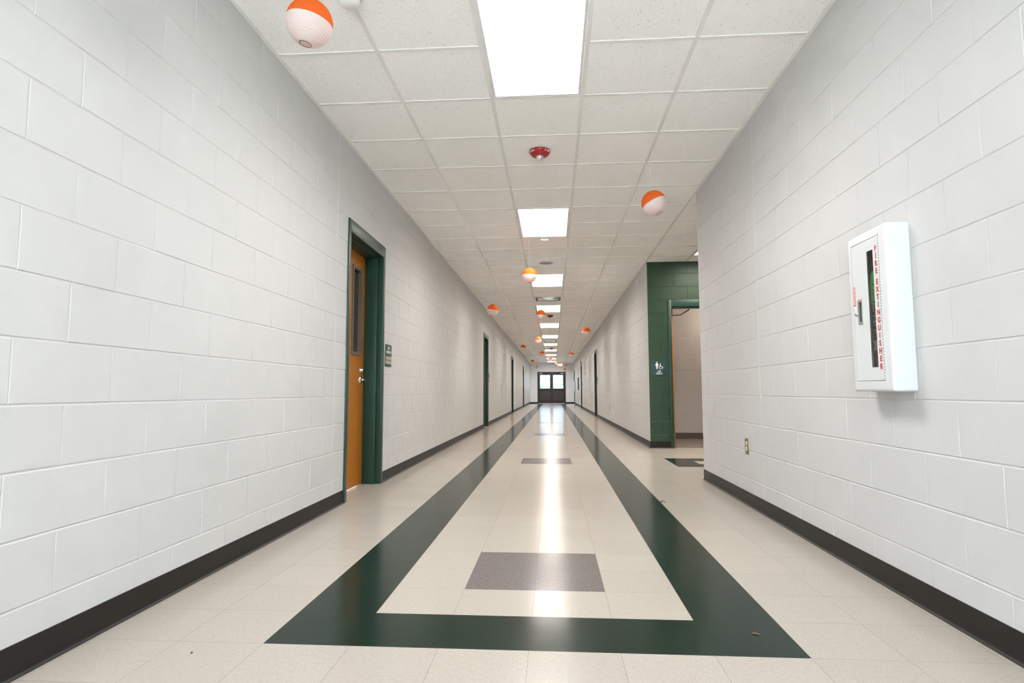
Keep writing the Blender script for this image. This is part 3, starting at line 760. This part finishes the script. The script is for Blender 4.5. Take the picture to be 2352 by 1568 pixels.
# ------------------------------------------------------------------ outlets and other wall things
def outlet(mp,y,z,label,sgn,x):
    r=empty('wall_outlet',(x,y,z)); tag(r,label,'outlet','wall outlets')
    p_=MB(); p_.box(0,sgn*.006,-.035,.035,-.0575,.0575,0,.002); p_.build('cover_plate','outlet',r)
    for zz in (-.020,.020):
        s=MB(); s.lathe([(0,sgn*.0085),(.0155,sgn*.0085),(.017,sgn*.005)],(0,0,zz),20,0,'x'); so=s.build('socket','socket',r)
        s=MB()
        for yy in (-.006,.006): s.box(sgn*.0083,sgn*.009,yy-.001,yy+.001,zz-.001,zz+.007)
        s.lathe([(0,sgn*.009),(.002,sgn*.009)],(0,0,zz-.008),8,0,'x'); s.build('slots','ink',so)
    s=MB(); s.lathe([(0,sgn*.0075),(.003,sgn*.0072),(.0035,sgn*.006)],(0,0,0),10,0,'x'); s.build('screw','chrome',r)
outlet(None,4.612,.4385,'brown steel wall outlet with ivory sockets low on the right wall',-1,XR)
outlet(None,15.46,.43,'tiny wall outlet low on the far stretch of the right wall',-1,XR)
r=empty('wall_sensor',(XR,10.09,2.69)); tag(r,'small white sensor high on the right wall beyond the green wall','sensor')
p_=MB(); p_.box(-.022,0,-.02,.02,-.05,.05,0,.004); p_.build('housing','whiteplastic',r)
p_=MB(); p_.box(-.026,-.022,-.012,.012,-.035,-.01,0,.001); p_.build('sensor_lens','panelwhite',r)
r=empty('light_switch',(1.137,YE,1.165)); tag(r,'small white light switch on the end wall right of the dark doors','switch')
p_=MB(); p_.box(-.035,.035,-.006,0,-.057,.057,0,.002); p_.build('cover_plate','whiteplastic',r)
p_=MB(); p_.box(-.006,.006,-.014,-.005,-.01,.012,0,.002); p_.build('toggle','whiteplastic',r)
r=empty('notice_board',(XR,34.15,.93)); tag(r,'narrow dark brown board on the right wall past the farther doorway','board')
p_=MB(); p_.box(-.03,0,-.6,.6,0,.70,0,.004); p_.build('frame','boardbrown',r)
p_=MB(); p_.box(-.033,-.029,-.56,.56,.04,.66); p_.build('panel','bronze2',r)
r=empty('wall_cabinet',(XR,38.9,.86)); tag(r,'white box on the right wall close to the end wall','cabinet')
p_=MB(); p_.box(-.1,0,-.17,.17,0,.66,0,.01); p_.build('housing','white',r)
p_=MB(); p_.box(-.103,-.099,-.13,.13,.04,.62); p_.build('cabinet_door','panelwhite',r)
o=MB(); o.box(0,.002,-.11,.11,0,.30); o=o.build('paper_notice','tan',loc=(XL,33.35,.86)); tag(o,'tan paper notice on the left wall past the farthest left door','notice')
o=MB(); o.box(0,.02,-.12,.12,0,.15,0,.003); o=o.build('door_card','orangeflat',loc=(XL+.012,32.4,2.01)); tag(o,'small orange card at the head of the farthest left door','card')
o=MB(); o.box(-.045,0,-.09,.09,0,.13,0,.006); o=o.build('wall_alarm','strobered',loc=(XR,30.45,2.245)); tag(o,'small red wall alarm above the farther doorway on the right','fire alarm')
# exit sign
r=empty('exit_sign',(.512,40.9,H)); tag(r,'red lit EXIT sign hanging from the ceiling before the double doors','sign')
p_=MB(); p_.box(-.13,.13,-.02,.02,-.26,-.075,0,.004); p_.build('housing','whiteplastic',r)
p_=MB(); p_.box(-.124,.124,-.0215,-.019,-.254,-.081); p_.build('face','exitred',r)
text('lettering','EXIT',.155,'exitwhite',on_end_wall(0,-.0222,-.168),r,bold=.002)
p_=MB(); p_.box(-.03,.03,-.015,.015,-.076,0); p_.build('canopy','whiteplastic',r)

# ------------------------------------------------------------------ paper lanterns
def lantern_proto():
    r=empty('paper_lantern'); R_=.1; nu=32
    def shell(t0,t1,ribs):
        m_=MB(); prof=[]; n=ribs*4
        for i in range(n+1):
            t=t0+(t1-t0)*i/n; b_=1-.02*abs(math.sin(math.pi*ribs*i/n))
            prof.append((R_*b_*math.sin(t), -R_*b_*math.cos(t)))
        m_.lathe(prof,n=nu)
        # eight paper seams
        return m_
    up=shell(math.radians(90),math.radians(165),10).build('upper_shade','orange',r)
    lo=shell(math.radians(15),math.radians(90),10).build('lower_shade','paper',r)
    s=MB()
    for k in range(8):
        a=2*math.pi*k/8+.2
        for h0,h1 in ((17,88),):
            pts=[(math.sin(math.radians(t))*R_*1.001*math.cos(a),math.sin(math.radians(t))*R_*1.001*math.sin(a),-R_*1.001*math.cos(math.radians(t))) for t in range(h0,h1,6)]
            for p,q in zip(pts,pts[1:]):
                d=Vector((-math.sin(a),math.cos(a),0))*.0016
                s.poly([Vector(p)-d,Vector(p)+d,Vector(q)+d,Vector(q)-d])
    s.build('seams','paper',lo)
    w=MB()
    for t in (15,165):
        c=-R_*math.cos(math.radians(t)); rr_=R_*math.sin(math.radians(t))
        w.tube([(rr_*math.cos(a*math.pi/12),rr_*math.sin(a*math.pi/12),c) for a in range(25)],.0012,6)
    w.tube([(-.026,0,.096),(0,0,.10),(.026,0,.096)],.0008,6); w.tube([(-.026,0,-.096),(-.026,0,.096)],.0007,6)
    w.build('wire_frame','wire',r)
    return r,up,lo
LAN=[(711,53,113,'lantern nearest the camera, cut by the top of the picture',(.0,.17)),
(1502,466,57,'tilted lantern at the right, in front of the side hall',(-.10,-.42)),
(1216,632,35.5,'lantern over the middle of the hall, overlapping the third light panel',(0,.02)),
(1131.5,712,27,'lantern hanging near the left wall before the second left door',(.0,.16)),
(1242,722.7,22.8,'lantern overlapping the fourth light panel beside the second fire alarm',(.1,.1)),
(1346,761.5,19.8,'lantern hanging near the right wall before the first far right door',(.0,.2)),
(1236.3,780.5,15.2,'lantern just left of the sixth light panel',(0,0)),
(1201.8,797.8,13.3,'lantern near the left wall above the third left door',(0,.1)),
(1245,811.6,11.2,'lantern just left of the eighth light panel',(0,.1)),
(1312.6,813.8,10.5,'lantern near the right wall, above the farther doorway',(0,0)),
(1223.5,830.5,8.7,'lantern near the left wall at the end wall top left corner',(0,0)),
(1264.3,824.5,8.2,'lantern in front of the last light panels, over the dark doors',(0,0)),
(1232.8,843.5,6.4,'smallest lantern, upper left of the dark double doors',(0,0)),
(1278.9,834.2,8.2,'lantern right beside the red exit sign',(0,.2)),
(1300.5,839.9,7,'lantern right of the exit sign, upper right of the doors',(0,.1)),
(1296.8,848.5,6.6,'lowest far lantern, just above the right corner of the dark doors',(0,0))]
def ray(u,v):
    d=_x*((u-1176)/F_PX)+_y*(-(v-784)/F_PX)-_z; return d
pr,pu,pl=lantern_proto(); first=True
def copy_tree(o,parent=None):
    c=o.copy(); COL.objects.link(c); c.parent=parent
    for ch in list(o.children): copy_tree(ch,c)
    return c
for (u,v,dpx,lab,tilt) in LAN:
    Y=min(F_PX*.2/dpx,40.6); d=ray(u,v); p=Vector((0,0,CAM_H))+d*(Y/d.y)
    if p.z>2.62: Y*= .96; p=Vector((0,0,CAM_H))+d*(Y/d.y)
    o=pr if first else copy_tree(pr); LAN_i=None
    o.location=p; o.rotation_euler=(tilt[0],tilt[1],random.uniform(0,6)) if False else (tilt[0],tilt[1],0)
    tag(o,'orange and white '+lab,'paper lantern','paper lanterns hung down the hall'); 
    if first: keep=[]
    first=False
    keep.append((o,p))
for o,p in keep:                                        # thread and clip up to the ceiling grid
    rot=o.rotation_euler.to_matrix(); inv=rot.inverted()
    a=inv@Vector((0,0,H-p.z-.001)); s0=Vector((0,0,.10))
    w=MB(); w.tube([s0,a],.0007,5); w.build('thread','thread',o)
    w=MB(); 
    w.tube([a,a+inv@Vector((.006,0,-.012)),a+inv@Vector((.002,0,-.026)),a+inv@Vector((-.006,0,-.014)),a],.0009,5); w.build('clip','steel',o)

# ------------------------------------------------------------------ bits on the floor
o=MB(); o.lathe([(0,.0001),(.004,.001),(.003,.004),(0,.005)],n=7); o=o.build('floor_debris','dirt',loc=(-.56*2.0,2.05,0)); tag(o,'tiny dark crumb on the cream floor in the lower left','debris')
DEB1=o
def on_floor(u,v):
    d=ray(u,v); return Vector((0,0,CAM_H))+d*(-CAM_H/d.z)
o.location=on_floor(440,1500)
p=on_floor(1522,1154); w=MB(); w.tube([(-.018,0,.004),(-.006,.006,.012),(.008,.004,.010),(.018,-.004,.003)],.0028,6); w.tube([(-.004,.004,.010),(-.012,-.008,.003)],.0022,5); o=w.build('floor_debris','dirt',loc=p); tag(o,'small brown curled scrap on the floor right of the dark stripe','debris')
p=on_floor(1736,1456); w=MB(); w.tube([(-.012,.004,.002),(0,.0,.0035),(.013,-.005,.002)],.0012,6); w.tube([(-.006,.002,.003),(.006,.006,.002)],.0009,5); o=w.build('twig','twig',loc=p); tag(o,'thin tan twig lying on the dark green floor border','twig')

# ------------------------------------------------------------------ outdoors beyond the glass doors
w=MB(); w.box(-40,40,YE+.25,YE+90,-.4,-.15); o=w.build('lawn','grass'); o['kind']='structure'; o.name='ground_outside'
w=MB(); w.box(-2,2,YE+.22,YE+9,-.15,-.02); w.box(-30,30,YB-40,YB-.25,-.3,-.05); o=w.build('ground_walk_and_bounce','concrete'); o['kind']='structure'  # second slab: unseen, added behind the camera to bounce daylight onto the ceiling
def tree(x,y,h,label):
    r=empty('tree',(x,y,-.15)); tag(r,label,'tree','trees outside the glass doors')
    t=MB(); t.tube([(0,0,0),(.03,0,h*.3),(-.03,.03,h*.7)],.06,8); t.build('trunk','bark',r)
    c=MB(); rr=random.Random(int(x*10)+50)
    for i in range(16):
        import bmesh as _b
        bm=_b.new(); _b.ops.create_icosphere(bm,subdivisions=3,radius=rr.uniform(.22,.5))
        off=Vector((rr.uniform(-.95,.95),rr.uniform(-.95,.95),h*.62+rr.uniform(-.8,1.3)))
        for vv in bm.verts: vv.co=vv.co*(1+rr.uniform(-.12,.12))+off
        c.add_bm(bm,0,False)
    c.build('crown','leaf',r)
for n,(x,y,h) in enumerate(((-1.7,YE+22,2.4),(.0,YE+38,3.0),(1.75,YE+24,2.3))):
    tree(x,y,h,('pale tree outside, seen through the left pane of the far double doors','pale tree outside, straight behind the meeting of the two door panes','pale tree outside, seen through the right pane of the far double doors')[n])
r=empty('outdoor_sign',(-.52,YE+8,-.02)); tag(r,'small white sign on a post outside, seen through the left door pane','sign')
w=MB(); w.tube([(0,0,0),(0,0,1.25)],.02,8); w.build('post','steel',r)
w=MB(); w.box(-.17,.17,-.03,-.02,1.2,1.62,0,.003); w.build('board','whiteplastic',r)
